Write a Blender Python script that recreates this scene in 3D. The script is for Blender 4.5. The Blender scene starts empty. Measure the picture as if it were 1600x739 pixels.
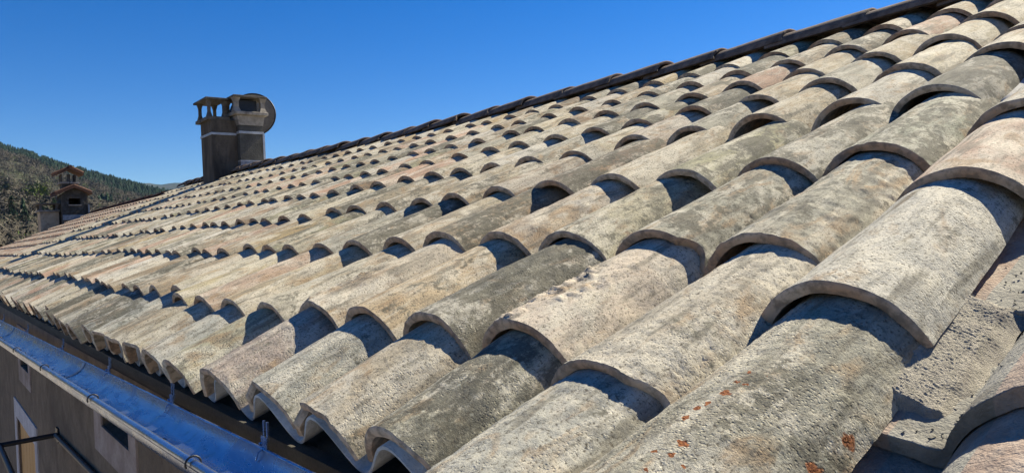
import bpy, math, random
import numpy as np
from mathutils import Matrix, Vector, noise

random.seed(7)
RNG = np.random.default_rng(11)
D = bpy.data
SC = bpy.context.scene
COL = SC.collection

# ---------------------------------------------------------------- camera
TH = math.radians(20.96)            # roof pitch
CT, ST = math.cos(TH), math.sin(TH)


def W(u, v, n=0.0):
    """roof coordinates (u along the eave away from the camera, v up the slope, n off the slope) -> world"""
    return (-u, v * CT - n * ST, v * ST + n * CT)


GU = [0, 2, 4, 6, 8.5, 12, 16, 30]
GV = [0, 0, .004, .0135, .031, .036, .04, .04]


def gw(u):                          # the old roof warps gently towards its far end
    return float(np.interp(u, GU, GV))


cam_d = D.cameras.new("camera")
cam = D.objects.new("camera", cam_d)
COL.objects.link(cam)
ax = [(-0.63379912, 0.70491212, 0.31842987), (0.02435417, -0.39328496, 0.91909402), (0.77311419, 0.59027607, 0.23209611)]


def wdir(a):
    u, v, n = a[0], a[1], -a[2]
    return Vector((-u, v * CT - n * ST, v * ST + n * CT))


rx, dy, fz = [wdir(a).normalized() for a in ax]
M = Matrix.Identity(4)
for i in range(3):
    M[i][0], M[i][1], M[i][2] = rx[i], -dy[i], -fz[i]
M.translation = Vector((0.13474137, -0.34450245, 0.24220003))
cam.matrix_world = M
cam_d.sensor_width = 36
cam_d.lens = 1134.3627 / 1600 * 36
cam_d.clip_start = 0.02
cam_d.clip_end = 20000
SC.camera = cam

# ---------------------------------------------------------------- sky, sun, exposure
SUN_AZ = 88.0                      # degrees from +X towards +Y (the ridge side)
SUN_EL = 43.0
sd = Vector((math.cos(math.radians(SUN_AZ)) * math.cos(math.radians(SUN_EL)),
             math.sin(math.radians(SUN_AZ)) * math.cos(math.radians(SUN_EL)), math.sin(math.radians(SUN_EL))))
wd = D.worlds.new("World")
SC.world = wd
wd.use_nodes = True
nt = wd.node_tree
sky = nt.nodes.new("ShaderNodeTexSky")
sky.sky_type = 'NISHITA'
sky.sun_disc = False
sky.sun_elevation = math.radians(SUN_EL)
sky.sun_rotation = math.radians(90 - SUN_AZ)
sky.altitude = 800
sky.air_density = 1.0
sky.dust_density = 0.1
sky.ozone_density = 5.0
bg = nt.nodes["Background"]
bg.inputs[1].default_value = 0.057
hsv = nt.nodes.new("ShaderNodeHueSaturation")
hsv.inputs['Saturation'].default_value = 1.36
hsv.inputs['Hue'].default_value = 0.512
nt.links.new(sky.outputs[0], hsv.inputs['Color'])
nt.links.new(hsv.outputs[0], bg.inputs[0])

sun_d = D.lights.new("sun", 'SUN')
sun_d.energy = 5.0
sun_d.angle = math.radians(0.5)
sun_d.color = (1.0, 0.92, 0.75)
sun = D.objects.new("sun", sun_d)
COL.objects.link(sun)
sun.rotation_euler = (-sd).to_track_quat('-Z', 'Y').to_euler()

SC.view_settings.view_transform = 'Standard'
SC.view_settings.look = 'None'
SC.view_settings.exposure = 1.12
SC.view_settings.gamma = 1.0


# ---------------------------------------------------------------- helpers
def mesh(name, V, F, mats=(), mi=None, smooth=None, attr=None):
    me = D.meshes.new(name)
    V = np.asarray(V, dtype=np.float32).reshape(-1, 3)
    if isinstance(F, np.ndarray):
        nf, k = F.shape
        me.vertices.add(len(V)); me.vertices.foreach_set('co', V.ravel())
        me.loops.add(nf * k); me.loops.foreach_set('vertex_index', F.astype(np.int32).ravel())
        me.polygons.add(nf)
        me.polygons.foreach_set('loop_start', np.arange(0, nf * k, k, dtype=np.int32))
        me.update(calc_edges=True)
    else:
        me.from_pydata([tuple(map(float, p)) for p in V], [], [tuple(f) for f in F])
    for m in mats:
        me.materials.append(m)
    if mi is not None:
        me.polygons.foreach_set('material_index', np.asarray(mi, dtype=np.int32))
    if smooth is not None:
        s = np.full(len(me.polygons), bool(smooth)) if isinstance(smooth, (bool, int)) else np.asarray(smooth, dtype=bool)
        me.polygons.foreach_set('use_smooth', s)
    if attr is not None:
        a = me.color_attributes.new('tone', 'FLOAT_COLOR', 'POINT')
        a.data.foreach_set('color', np.asarray(attr, dtype=np.float32).ravel())
    me.update()
    return me


def obj(name, me, parent=None, loc=(0, 0, 0), rot=(0, 0, 0)):
    o = D.objects.new(name, me)
    COL.objects.link(o)
    o.location = loc
    o.rotation_euler = rot
    if parent is not None:
        o.parent = parent
    return o


def tag(o, label=None, cat=None, group=None, kind=None):
    for k, v in (('label', label), ('category', cat), ('group', group), ('kind', kind)):
        if v:
            o[k] = v
    return o


class MB:
    """collects boxes, tubes and grids for one mesh"""

    def __init__(s):
        s.V, s.F, s.S = [], [], []

    def add(s, V, F, smooth=False):
        b = len(s.V)
        s.V += [tuple(map(float, p)) for p in V]
        s.F += [tuple(b + i for i in f) for f in F]
        s.S += [smooth] * len(F)
        return s

    def box(s, x0, x1, y0, y1, z0, z1, tf=None):
        P = [(x, y, z) for z in (z0, z1) for y in (y0, y1) for x in (x0, x1)]
        if tf:
            P = [tf(p) for p in P]
        return s.add(P, [(0, 2, 3, 1), (4, 5, 7, 6), (0, 1, 5, 4), (2, 6, 7, 3), (0, 4, 6, 2), (1, 3, 7, 5)])

    def tube(s, pts, r, seg=10, cap=True):
        pts = [Vector(p) for p in pts]
        V, F = [], []
        rr = r if isinstance(r, (list, tuple)) else [r] * len(pts)
        for i, p in enumerate(pts):
            d = (pts[min(i + 1, len(pts) - 1)] - pts[max(i - 1, 0)]).normalized()
            a = d.orthogonal().normalized() if i == 0 else (a - d * a.dot(d)).normalized()
            b = d.cross(a)
            for k in range(seg):
                t = 2 * math.pi * k / seg
                V.append(p + (a * math.cos(t) + b * math.sin(t)) * rr[i])
        for i in range(len(pts) - 1):
            for k in range(seg):
                F.append((i * seg + k, i * seg + (k + 1) % seg, (i + 1) * seg + (k + 1) % seg, (i + 1) * seg + k))
        s.add(V, F, True)
        if cap:
            n = len(pts)
            s.add(V[:seg], [tuple(range(seg))[::-1]])
            s.add(V[(n - 1) * seg:], [tuple(range(seg))])
        return s

    def build(s, name, mat, parent=None, loc=(0, 0, 0), rot=(0, 0, 0), bevel=0):
        me = mesh(name, s.V, s.F, [mat], smooth=s.S)
        o = obj(name, me, parent, loc, rot)
        if bevel:
            m = o.modifiers.new('b', 'BEVEL'); m.width = bevel; m.segments = 2; m.limit_method = 'ANGLE'
        return o


class NT:
    def __init__(s, name):
        s.m = D.materials.new(name)
        s.m.use_nodes = True
        s.t = s.m.node_tree
        s.p = s.t.nodes["Principled BSDF"]
        s.p.inputs['Roughness'].default_value = 0.9
        s.p.inputs['Specular IOR Level'].default_value = 0.25

    def n(s, typ, **kw):
        x = s.t.nodes.new("ShaderNode" + typ)
        for k, v in kw.items():
            setattr(x, k, v)
        return x

    def link(s, a, b):
        s.t.links.new(a, b)

    def setin(s, node, i, v):
        if isinstance(v, bpy.types.NodeSocket):
            s.link(v, node.inputs[i])
        elif v is not None:
            node.inputs[i].default_value = v

    def noise(s, vec, scale, detail=4, rough=.55, dist=0):
        x = s.n("TexNoise")
        s.setin(x, 'Vector', vec); x.inputs['Scale'].default_value = scale
        x.inputs['Detail'].default_value = detail; x.inputs['Roughness'].default_value = rough
        x.inputs['Distortion'].default_value = dist
        return x.outputs['Fac']

    def ramp(s, v, a, b, c0=0., c1=1.):
        x = s.n("MapRange"); x.interpolation_type = 'SMOOTHSTEP'
        s.setin(x, 0, v); s.setin(x, 1, a); s.setin(x, 2, b); s.setin(x, 3, c0); s.setin(x, 4, c1)
        return x.outputs[0]

    def mix(s, f, a, b, mode='MIX'):
        x = s.n("Mix", data_type='RGBA', blend_type=mode)
        s.setin(x, 0, f); s.setin(x, 6, a); s.setin(x, 7, b)
        return x.outputs[2]

    def math(s, op, a, b=None, c=None):
        x = s.n("Math", operation=op)
        s.setin(x, 0, a)
        s.setin(x, 1, b)
        if c is not None:
            s.setin(x, 2, c)
        return x.outputs[0]

    def vmath(s, op, a, b=None):
        x = s.n("VectorMath", operation=op)
        s.setin(x, 0, a)
        if b is not None:
            s.setin(x, 1, b)
        return x.outputs[1] if op in ('DISTANCE', 'LENGTH', 'DOT_PRODUCT') else x.outputs[0]

    def bump(s, h, dist, strength=1.0, prev=None):
        x = s.n("Bump"); x.inputs['Distance'].default_value = dist; x.inputs['Strength'].default_value = strength
        s.link(h, x.inputs['Height'])
        if prev is not None:
            s.link(prev, x.inputs['Normal'])
        return x.outputs[0]

    def done(s, color=None, normal=None, rough=None):
        if color is not None: s.setin(s.p, 'Base Color', color)
        if normal is not None: s.link(normal, s.p.inputs['Normal'])
        if rough is not None: s.setin(s.p, 'Roughness', rough)
        return s.m


def rgb(r, g, b): return (r, g, b, 1.0)


# ---------------------------------------------------------------- materials
def clay(name, src='object', rough_bump=1.0, spots=None, rim=False):
    """weathered clay: pale bloom, ochre stains, grey and black lichen; tone = base colour, alpha = how dark with lichen"""
    t = NT(name)
    tc = t.n("TexCoord").outputs['Object']
    if src == 'object':
        oi = t.n("ObjectInfo")
        tone, dark, rnd = oi.outputs['Color'], oi.outputs['Alpha'], oi.outputs['Random']
        off = t.math('MULTIPLY', rnd, 53.0)
        vec = t.vmath('ADD', tc, off)
    else:
        at = t.n("Attribute", attribute_name='tone')
        tone, dark = at.outputs['Color'], at.outputs['Alpha']
        vec = tc
    mp = t.n("Mapping"); t.link(vec, mp.inputs[0]); mp.inputs['Scale'].default_value = (1.7, .75, 1.7)
    v = mp.outputs[0]
    big = t.noise(v, 6, 6, .62, .9)
    med = t.noise(v, 24, 6, .65, .8)
    mp2 = t.n("Mapping"); t.link(vec, mp2.inputs[0]); mp2.inputs['Scale'].default_value = (13, 1.6, 13)
    streak = t.noise(mp2.outputs[0], 3.2, 5, .6, .5)
    fine = t.noise(vec, 240, 5, .7)
    grain = t.noise(vec, 900, 3, .6)
    # pale bloom of lime and old mortar
    c = t.mix(t.ramp(big, .44, .58), tone, t.mix(.6, tone, rgb(.68, .64, .54)))
    # ochre and brown stains
    st = t.noise(v, 9, 6, .62, 1.4)
    c = t.mix(t.ramp(st, .50, .68, 0, .72), c, rgb(.34, .225, .12))
    # mid grey weathering and run-off streaks
    c = t.mix(t.ramp(med, .46, .66, 0, .62), c, t.mix(.75, c, rgb(.17, .17, .15)))
    c = t.mix(t.ramp(streak, .52, .66, 0, .68), c, rgb(.16, .15, .12))
    c = t.mix(t.ramp(streak, .48, .34, 0, .5), c, rgb(.60, .56, .46))
    # dark lichen whose cover grows with alpha
    ln = t.math('ADD', t.math('MULTIPLY', t.noise(v, 10, 5, .6, .9), .5), t.math('MULTIPLY', t.noise(vec, 75, 9, .78, .3), .5))
    dcap = t.math('MINIMUM', dark, .72)
    lo = t.math('MULTIPLY_ADD', dcap, -.24, .620)
    lf = t.ramp(t.math('ADD', ln, t.math('MULTIPLY', t.math('SUBTRACT', fine, .5), .16)), lo, t.math('ADD', lo, .07), 0, .86)
    c = t.mix(lf, c, t.mix(t.ramp(med, .4, .6), rgb(.07, .07, .056), rgb(.15, .145, .112)))
    # pale crusty lichen spots
    vo = t.n("TexVoronoi"); t.link(vec, vo.inputs['Vector']); vo.inputs['Scale'].default_value = 60; vo.inputs['Randomness'].default_value = 1
    pm = t.ramp(t.math('ADD', vo.outputs['Distance'], t.math('MULTIPLY', fine, .45)), .30, .42, 1, 0)
    pm = t.math('MULTIPLY', pm, t.ramp(t.noise(v, 9, 3), .53, .66))
    c = t.mix(t.math('MULTIPLY', pm, .7), c, rgb(.52, .53, .44))
    # specks and pores
    c = t.mix(t.ramp(fine, .34, .48, .92, 0), c, rgb(.085, .075, .058))
    c = t.mix(t.ramp(fine, .56, .74, 0, .4), c, rgb(.62, .59, .50))
    c = t.mix(t.ramp(grain, .38, .5, .35, 0), c, rgb(.14, .12, .10))
    c = t.mix(1.0, c, rgb(1.0, .98, .92), 'MULTIPLY')
    if spots:
        # orange lichen rosettes where they grow on this one tile
        dn = t.n("TexNoise"); t.link(tc, dn.inputs['Vector']); dn.inputs['Scale'].default_value = 160; dn.inputs['Detail'].default_value = 4
        dv = t.vmath('SCALE', t.vmath('SUBTRACT', dn.outputs['Color'], (.5, .5, .5))); dv.node.inputs['Scale'].default_value = .010
        q = t.vmath('ADD', tc, dv)
        cur = None
        for (x, y, z, r) in spots:
            d = t.math('DIVIDE', t.vmath('DISTANCE', q, (x, y, z)), r)
            cur = d if cur is None else t.math('MINIMUM', cur, d)
        sm = t.ramp(cur, .85, 1.08, 1, 0)
        oc = t.mix(t.ramp(t.noise(tc, 500, 3), .4, .6), rgb(.16, .05, .02), rgb(.33, .125, .04))
        c = t.mix(sm, c, oc)
    pn = t.n("TexVoronoi"); t.link(vec, pn.inputs['Vector']); pn.inputs['Scale'].default_value = 210
    pits = t.ramp(pn.outputs['Distance'], .12, .38)
    pitm = t.ramp(t.noise(v, 12, 3), .42, .62)
    h = t.math('ADD', t.math('MULTIPLY', fine, 1.0), t.math('MULTIPLY', t.math('MULTIPLY', pits, pitm), .55))
    if src == 'object' and not spots:
        h = t.math('MULTIPLY', h, t.ramp(t.math('FRACT', t.math('MULTIPLY', rnd, 7.31)), .0, 1.0, .35, 1.15))
    nb = t.bump(h, .0015 * rough_bump, .85)
    nb = t.bump(med, .0035, .5, nb)
    nb = t.bump(grain, .0005, .7, nb)
    return t.done(c, nb, .93)


def clay_inner(name, src='object'):
    t = NT(name)
    tc = t.n("TexCoord").outputs['Object']
    if src == 'object':
        oi = t.n("ObjectInfo")
        vec = t.vmath('ADD', tc, t.math('MULTIPLY', oi.outputs['Random'], 31.0))
        rnd = oi.outputs['Random']
    else:
        vec = tc; rnd = .5
    n = t.noise(vec, 60, 6, .65)
    b = t.noise(vec, 9, 3)
    c = t.mix(t.ramp(b, .35, .7), rgb(.52, .33, .20), rgb(.62, .50, .36))
    c = t.mix(t.ramp(n, .38, .58, .6, 0), c, rgb(.14, .11, .08))
    return t.done(c, t.bump(n, .003, .8), .95)


M_CLAY = clay('clay tile weathered')
M_CLAYM = clay('clay tile weathered far', src='attr')
M_RIM = clay_inner('clay tile underside and rim')
M_RIMM = clay_inner('clay tile underside far', src='attr')


def simple(name, c0, c1, scale=20, bump=.003, rough=.9, metallic=0., detail=5, dirt=None, spec=.25, stretch=(1, 1, 1)):
    t = NT(name)
    tc = t.n("TexCoord").outputs['Object']
    mp = t.n("Mapping"); t.link(tc, mp.inputs[0]); mp.inputs['Scale'].default_value = stretch
    n = t.noise(mp.outputs[0], scale, detail, .6, .3)
    c = t.mix(t.ramp(n, .35, .68), rgb(*c0), rgb(*c1))
    if dirt:
        c = t.mix(t.ramp(t.noise(mp.outputs[0], scale * .23, 6, .65, .6), .48, .68, 0, .85), c, rgb(*dirt))
    f = t.noise(tc, scale * 7, 4, .6)
    c = t.mix(t.ramp(f, .3, .5, .35, 0), c, rgb(c0[0] * .5, c0[1] * .5, c0[2] * .5))
    t.p.inputs['Metallic'].default_value = metallic
    t.p.inputs['Specular IOR Level'].default_value = spec
    return t.done(c, t.bump(f, bump, .7), rough)


M_SHEET = simple('fibre cement grey', (.45, .44, .42), (.58, .57, .54), 30, .003, .95, dirt=(.30, .29, .27))
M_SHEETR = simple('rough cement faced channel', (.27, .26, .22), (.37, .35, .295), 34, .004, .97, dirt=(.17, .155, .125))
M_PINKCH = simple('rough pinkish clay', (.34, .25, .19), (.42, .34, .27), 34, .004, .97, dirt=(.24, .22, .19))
M_MORTAR = simple('gravelly mortar', (.36, .33, .265), (.50, .455, .37), 110, .006, .97, dirt=(.3, .27, .23))
M_PLASTER = simple('grey brown render coat', (.165, .132, .095), (.225, .18, .13), 9, .006, .95, dirt=(.11, .088, .065))
M_SURR = simple('pale pinkish plaster surround', (.34, .28, .25), (.42, .36, .32), 14, .004, .92, dirt=(.22, .18, .15))
M_WHITE = simple('white painted surround', (.50, .49, .50), (.60, .59, .60), 14, .003, .85, dirt=(.35, .33, .32))
M_DARK = simple('painted opening dark', (.012, .012, .014), (.025, .025, .028), 14, .003, .6)  # near-black panel paints the unlit inside of the openings
M_WOODO = simple('orange brown wood', (.50, .27, .09), (.62, .36, .14), 16, .002, .6, stretch=(3, 3, .25))
M_FASC = simple('old dark timber', (.055, .050, .038), (.08, .073, .056), 18, .004, .9, stretch=(.3, 2, 2))
M_BLACK = simple('black painted metal', (.010, .011, .013), (.02, .02, .022), 30, .001, .45, metallic=.0, spec=.5)
M_CHIM = simple('sooty brown render', (.085, .070, .053), (.14, .115, .085), 7, .006, .95, dirt=(.035, .03, .026), stretch=(1.5, 1.5, .45))
M_CHIM2 = simple('dark grey render', (.075, .074, .066), (.12, .118, .105), 7, .006, .95, dirt=(.05, .048, .044))
M_CAPC = simple('grey cast concrete', (.26, .235, .20), (.36, .33, .28), 16, .003, .92, dirt=(.12, .10, .08))
M_CAPD = simple('sooty cast concrete', (.10, .09, .078), (.17, .155, .13), 16, .003, .92, dirt=(.04, .036, .03))
M_STONE = simple('old grey rubble stone', (.055, .052, .047), (.115, .108, .095), 8, .01, .95, dirt=(.04, .038, .035))
M_BAND = simple('pale metal band', (.38, .39, .40), (.5, .51, .52), 14, .001, .45, metallic=.3)
M_LEAD = simple('lead flashing', (.17, .19, .22), (.28, .30, .33), 18, .002, .45, metallic=.5)
M_DISH = simple('brown grey dish paint', (.16, .145, .12), (.22, .20, .17), 12, .001, .6)
M_REDT = simple('red brown ridge clay', (.085, .045, .032), (.14, .075, .05), 30, .004, .9, dirt=(.07, .045, .035))
M_RIDGE = simple('dark weathered ridge clay', (.16, .115, .085), (.25, .185, .14), 24, .004, .92, dirt=(.05, .043, .037))


def zinc():
    t = NT('weathered zinc')
    tc = t.n("TexCoord").outputs['Object']
    mp = t.n("Mapping"); t.link(tc, mp.inputs[0]); mp.inputs['Scale'].default_value = (.6, 2, 2)
    n = t.noise(mp.outputs[0], 16, 6, .65, .8)
    f = t.noise(tc, 110, 4, .6)
    c = t.mix(t.ramp(n, .35, .7), rgb(.30, .37, .50), rgb(.19, .26, .40))
    c = t.mix(t.ramp(t.noise(tc, 30, 5), .55, .75, 0, .6), c, rgb(.14, .15, .16))
    c = t.mix(t.ramp(t.noise(tc, 9, 6, .7), .55, .62, 0, .45), c, rgb(.45, .46, .46))
    t.p.inputs['Metallic'].default_value = .92
    t.p.inputs['Specular IOR Level'].default_value = .5
    nb = t.bump(n, .002, .4)
    nb = t.bump(f, .0012, .4, nb)
    return t.done(c, nb, t.ramp(n, .3, .7, .17, .34))


M_ZINC = zinc()


# ---------------------------------------------------------------- canal tile meshes
def fbm(p, s, o=4):
    return noise.fractal(Vector(p) * s, 1.0, 2.0, o, noise_basis='PERLIN_ORIGINAL')


def tile_arrays(nx, ny, L=.46, a0=.110, a1=.092, hr=1.0, drop=.009, t=.0150, seed=0, disp=None, wob=1.0, pm=.80):
    """canal tile lying along +y, crown of its wide lower end at the origin; returns V, quads, material index, smooth"""
    rs = random.Random(seed)
    sx, sk, bow = rs.uniform(-.04, .03) * wob, rs.uniform(-.010, .010) * wob, rs.uniform(-.006, .006) * wob
    chip = rs.random() < .6
    hs = 1 + rs.uniform(-.035, .02) * wob
    aa0 = a0 * (1 + rs.uniform(-.035, .02) * wob)
    ph = np.linspace(-math.pi / 2 * pm, math.pi / 2 * pm, nx + 1)
    ys = np.linspace(0, 1, ny + 1)
    out, inn = np.zeros((ny + 1, nx + 1, 3)), np.zeros((ny + 1, nx + 1, 3))
    so = Vector((seed * 3.1, seed * 1.7, seed * .9))
    for j, f in enumerate(ys):
        a = aa0 + (a1 - aa0) * f
        for i, p in enumerate(ph):
            s, c = math.sin(p), math.cos(p)
            y = f * L
            x = a * s * (1 + sx * f) + sk * f + bow * math.sin(math.pi * f)
            z = a * hr * hs * (c - 1) - drop * f
            nx_, nz_ = s, c
            q = Vector((x, y, z)) + so
            e = 0.0; ye = 0.0
            if wob:
                e = .0022 * noise.noise(q * 9) * wob
                # lower rim is chipped and wavy
                if f < .12:
                    ye = (max(0, noise.noise(q * 13 + Vector((9, 2, 4))) - .25) * .04 * (.12 - f) / .12 if chip and nx > 12 else 0) + (.12 - f) / .12 * (.0040 * noise.noise(q * 17) + .0009 * noise.noise(q * 75)) * wob
            if disp:
                e += disp(x, y, z, p, q)
            out[j, i] = (x + nx_ * e, y + ye, z + nz_ * e)
            th = t * (1 + .22 * noise.noise(q * 14) + .05 * noise.noise(q * 50)) if wob else t
            inn[j, i] = ((a - th) * s * (1 + sx * f) + sk * f + bow * math.sin(math.pi * f), y + ye, (a * hr * hs - th) * c - a * hr * hs - drop * f)
    V, F, MI, S = [], [], [], []

    def grid(A, flip, mi, sm):
        b = len(V)
        r, c = A.shape[:2]
        V.extend(A.reshape(-1, 3).tolist())
        for j in range(r - 1):
            for i in range(c - 1):
                q = (b + j * c + i, b + j * c + i + 1, b + (j + 1) * c + i + 1, b + (j + 1) * c + i)
                F.append(q[::-1] if flip else q); MI.append(mi); S.append(sm)
    grid(out, False, 0, True)
    grid(inn, True, 1, True)
    # rims with a slightly rounded outer lip
    def lip(Ao, Ai, d):
        m1 = Ao * .88 + Ai * .12
        m1[:, 1] += d * .0022
        m2 = Ao * .5 + Ai * .5
        m2[:, 1] += d * .0028
        return np.stack([Ao, m1, m2, Ai])
    if nx > 12:
        grid(lip(out[0], inn[0], -1), True, 1, True)
    else:
        grid(np.stack([out[0], inn[0]]), True, 1, False)
    grid(np.stack([out[-1], inn[-1]]), False, 1, False)
    grid(np.stack([out[:, 0], inn[:, 0]]), False, 1, False)
    grid(np.stack([out[:, -1], inn[:, -1]]), True, 1, False)
    return np.array(V), np.array(F), np.array(MI), np.array(S)


def tile_mesh(name, mats, **kw):
    V, F, MI, S = tile_arrays(**kw)
    return mesh(name, V, F, mats, MI, S)


# displacement recipes for the nearest tiles
def d_plain(x, y, z, p, q):
    return .0013 * noise.noise(q * 22) + .0005 * noise.noise(q * 90)


def d_pitted(x, y, z, p, q):
    n = noise.noise(q * 150)
    return .0011 * noise.noise(q * 45) + .0013 * noise.noise(q * 260) - .0026 * max(0, n - .18)


def d_crust(x, y, z, p, q):
    e = d_plain(x, y, z, p, q)
    wob = .010 * noise.noise(Vector((0, y * 16, 3.3))) + .006 * noise.noise(Vector((0, y * 60, 8.3)))
    for cx, w, amp, y0, y1 in ((-.012, .022, .0100, -.01, .24), (.026, .013, .0050, .06, .27)):
        k = max(0, 1 - abs(x - cx - wob - (y - .1) * .12) / w) ** .6
        if y0 < y < y1:
            k *= min(1, (y - y0) / .02, (y1 - y) / .06)
            g = .55 + .55 * noise.noise(q * 70) + .55 * noise.noise(q * 170) + .3 * noise.noise(q * 400)
            e += amp * k * max(0, g)
    return e


def d_flake(x, y, z, p, q):
    n = noise.noise(Vector((q.x * 42, q.y * 30, q.z * 42)))
    return .001 * noise.noise(q * 60) + .0014 * min(1, max(0, (n - .1) * 6)) + .0007 * noise.noise(q * 160)


# ---------------------------------------------------------------- where every cover tile lies
UK = lambda k: .22 * k + .012
EXPO = {0: .066, 1: .320, 2: .668, 3: 1.042, 4: 1.425, 5: 1.740, 6: 2.060, 7: 2.375, 8: 2.690}
MEAS = {1: {0: (.286, .05), 1: (.277, .478), 2: (.262, .859), 3: (.262, 1.20)},
 2: {1: (0.450, 0.262), 2: (0.460, 0.635), 3: (0.466, 1.053), 4: (0.492, 1.450), 5: (0.462, 1.790)},
 3: {0: (0.665, 0.09), 1: (0.668, 0.325), 2: (0.671, 0.655), 3: (0.655, 1.032), 4: (0.681, 1.46), 5: (0.675, 1.776), 6: (0.689, 2.11), 7: (0.665, 2.386)},
 4: {0: (0.892, 0.084), 1: (0.898, 0.324), 2: (0.909, 0.68), 3: (0.879, 1.033), 4: (0.92, 1.46), 5: (0.907, 1.80), 6: (0.88, 2.08), 7: (0.899, 2.40), 8: (0.88, 2.72)},
 5: {0: (1.114, 0.088), 1: (1.119, 0.321), 2: (1.121, 0.686), 3: (1.095, 1.049), 4: (1.14, 1.46), 5: (1.10, 1.76), 6: (1.109, 2.083), 7: (1.105, 2.39), 8: (1.09, 2.69)},
 6: {0: (1.357, 0.08), 1: (1.35, 0.322), 2: (1.375, 0.70), 3: (1.325, 1.052), 4: (1.37, 1.48), 5: (1.345, 1.77), 6: (1.341, 2.076), 7: (1.32, 2.37), 8: (1.324, 2.70)},
 7: {0: (1.583, 0.064), 1: (1.559, 0.302), 2: (1.561, 0.684), 3: (1.573, 1.069), 4: (1.57, 1.409), 5: (1.569, 1.75), 6: (1.54, 2.051), 7: (1.54, 2.371)},
 8: {0: (1.80, 0.068), 1: (1.80, 0.295), 2: (1.791, 0.675), 3: (1.776, 1.045), 4: (1.793, 1.411), 5: (1.76, 1.73)},
 9: {0: (2.02, 0.068), 1: (2.022, 0.287), 2: (2.01, 0.671), 3: (1.96, 1.039), 4: (2.01, 1.416)},
 10: {0: (2.23, 0.064), 1: (2.25, 0.285), 2: (2.23, 0.66), 3: (2.22, 1.05)}}
COLV = {1: .15, 2: -.06, 0: -.02}
# tone = base colour of the piece, last number = how much dark lichen covers it
CREAM, BEIGE, TAN, OCHRE = (.50, .45, .33), (.41, .355, .255), (.38, .30, .20), (.46, .36, .20)
GREY, DGREY, PINK, OLIVE, BROWN, BLUEG = (.34, .33, .27), (.20, .20, .17), (.46, .31, .23), (.34, .33, .21), (.27, .19, .125), (.40, .395, .35)
TONE = {(1, 0): (*GREY, .42), (1, 1): (.50, .485, .43, .22), (1, 2): (.48, .35, .27, .22), (1, 3): (*BLUEG, .25),
 (2, 0): (*BLUEG, .25), (2, 1): (.46, .42, .345, .25), (2, 2): (*GREY, .42), (2, 3): (.33, .345, .27, .6), (2, 4): (.19, .19, .17, .9), (2, 5): (*BEIGE, .3),
 (3, 0): (.37, .355, .27, .72), (3, 1): (.56, .485, .395, .0), (3, 2): (.37, .36, .29, .55), (3, 3): (*GREY, .62), (3, 4): (.45, .43, .37, .2), (3, 5): (*CREAM, .2), (3, 6): (*CREAM, .1), (3, 7): (*CREAM, .1),
 (4, 0): (.47, .41, .31, .25), (4, 1): (.20, .20, .18, .9), (4, 2): (.42, .39, .28, .48), (4, 3): (*OLIVE, .6), (4, 4): (*BEIGE, .4), (4, 5): (*GREY, .3), (4, 6): (*BEIGE, .3),
 (5, 0): (.41, .405, .35, .35), (5, 1): (.48, .38, .25, .35), (5, 2): (.42, .35, .27, .25), (5, 3): (*BEIGE, .35), (5, 4): (*GREY, .5), (5, 5): (*BEIGE, .2),
 (6, 0): (.43, .36, .31, .22), (6, 1): (.50, .44, .35, .1), (6, 2): (.27, .22, .155, .85), (6, 3): (.20, .15, .11, .95), (6, 4): (.34, .28, .23, .35),
 (7, 0): (.47, .45, .32, .25), (7, 1): (.50, .46, .36, .35), (7, 2): (*BEIGE, .15), (7, 3): (*BROWN, .35), (7, 4): (*CREAM, .1),
 (8, 0): (.43, .43, .38, .45), (8, 1): (.47, .39, .26, .15), (8, 2): (.24, .22, .17, .95), (8, 3): (*BEIGE, .5),
 (9, 0): (*CREAM, .35), (9, 1): (.48, .36, .27, .2), (9, 2): (*GREY, .5), (10, 0): (*BEIGE, .35), (10, 1): (.50, .43, .26, .15), (11, 0): (.35, .36, .32, .5),
 (12, 0): (.28, .29, .27, .6), (13, 0): (.22, .22, .21, .7), (11, 1): (*CREAM, .2), (12, 1): (*TAN, .2)}
PAL = [(*CREAM, .12), (*CREAM, .4), (*BEIGE, .25), (*BEIGE, .55), (*GREY, .45), (*GREY, .7), (*OLIVE, .6), (*TAN, .35), (*OCHRE, .3),
       (*PINK, .25), (.50, .33, .24, .1), (.60, .56, .46, .05), (.58, .55, .48, .3), (*DGREY, .85), (.24, .22, .17, .9), (.38, .32, .235, .45), (*BROWN, .5)]


def tone_for(k, j):
    if (k, j) in TONE:
        return TONE[(k, j)]
    b = random.choice(PAL)
    s = random.uniform(.80, 1.12)
    return (b[0] * s, b[1] * s, b[2] * s, b[3])


KEND = 52
TILT = math.radians(1.9)
spots_list = []
places = []
for k in range(-4, KEND):
    for j in range(0, 9):
        if k == 0 and j < 3:
            continue
        u = UK(k) + random.gauss(0, .006)
        v = EXPO[j] + random.gauss(0, .010) + (COLV.get(k, 0) if j else 0)
        if k in COLV and j == 0: v = EXPO[0] + COLV[k] * .5
        if k in MEAS:
            if j in MEAS[k]:
                u, v = MEAS[k][j]
            elif k == 1 and j > 3:
                u, v = .262, EXPO[j] + .13
        if k > 12:
            v += .02 * math.sin(k * .35) * (j > 0)
        n = ((-.002 if k < 3 else -.027) if j == 0 else random.gauss(0, .0015)) + gw(u) * max(v, 0)
        yaw = random.gauss(0, .012)
        places.append((math.hypot(math.hypot(u + .135, v + .235), .35), k, j, u, v, n, yaw))
places.sort()

# ---------------------------------------------------------------- the house
house = obj('stone_house', None)
tag(house, 'stone house with brown rendered wall under the large sunlit roof of weathered canal tiles', 'house')


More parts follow.
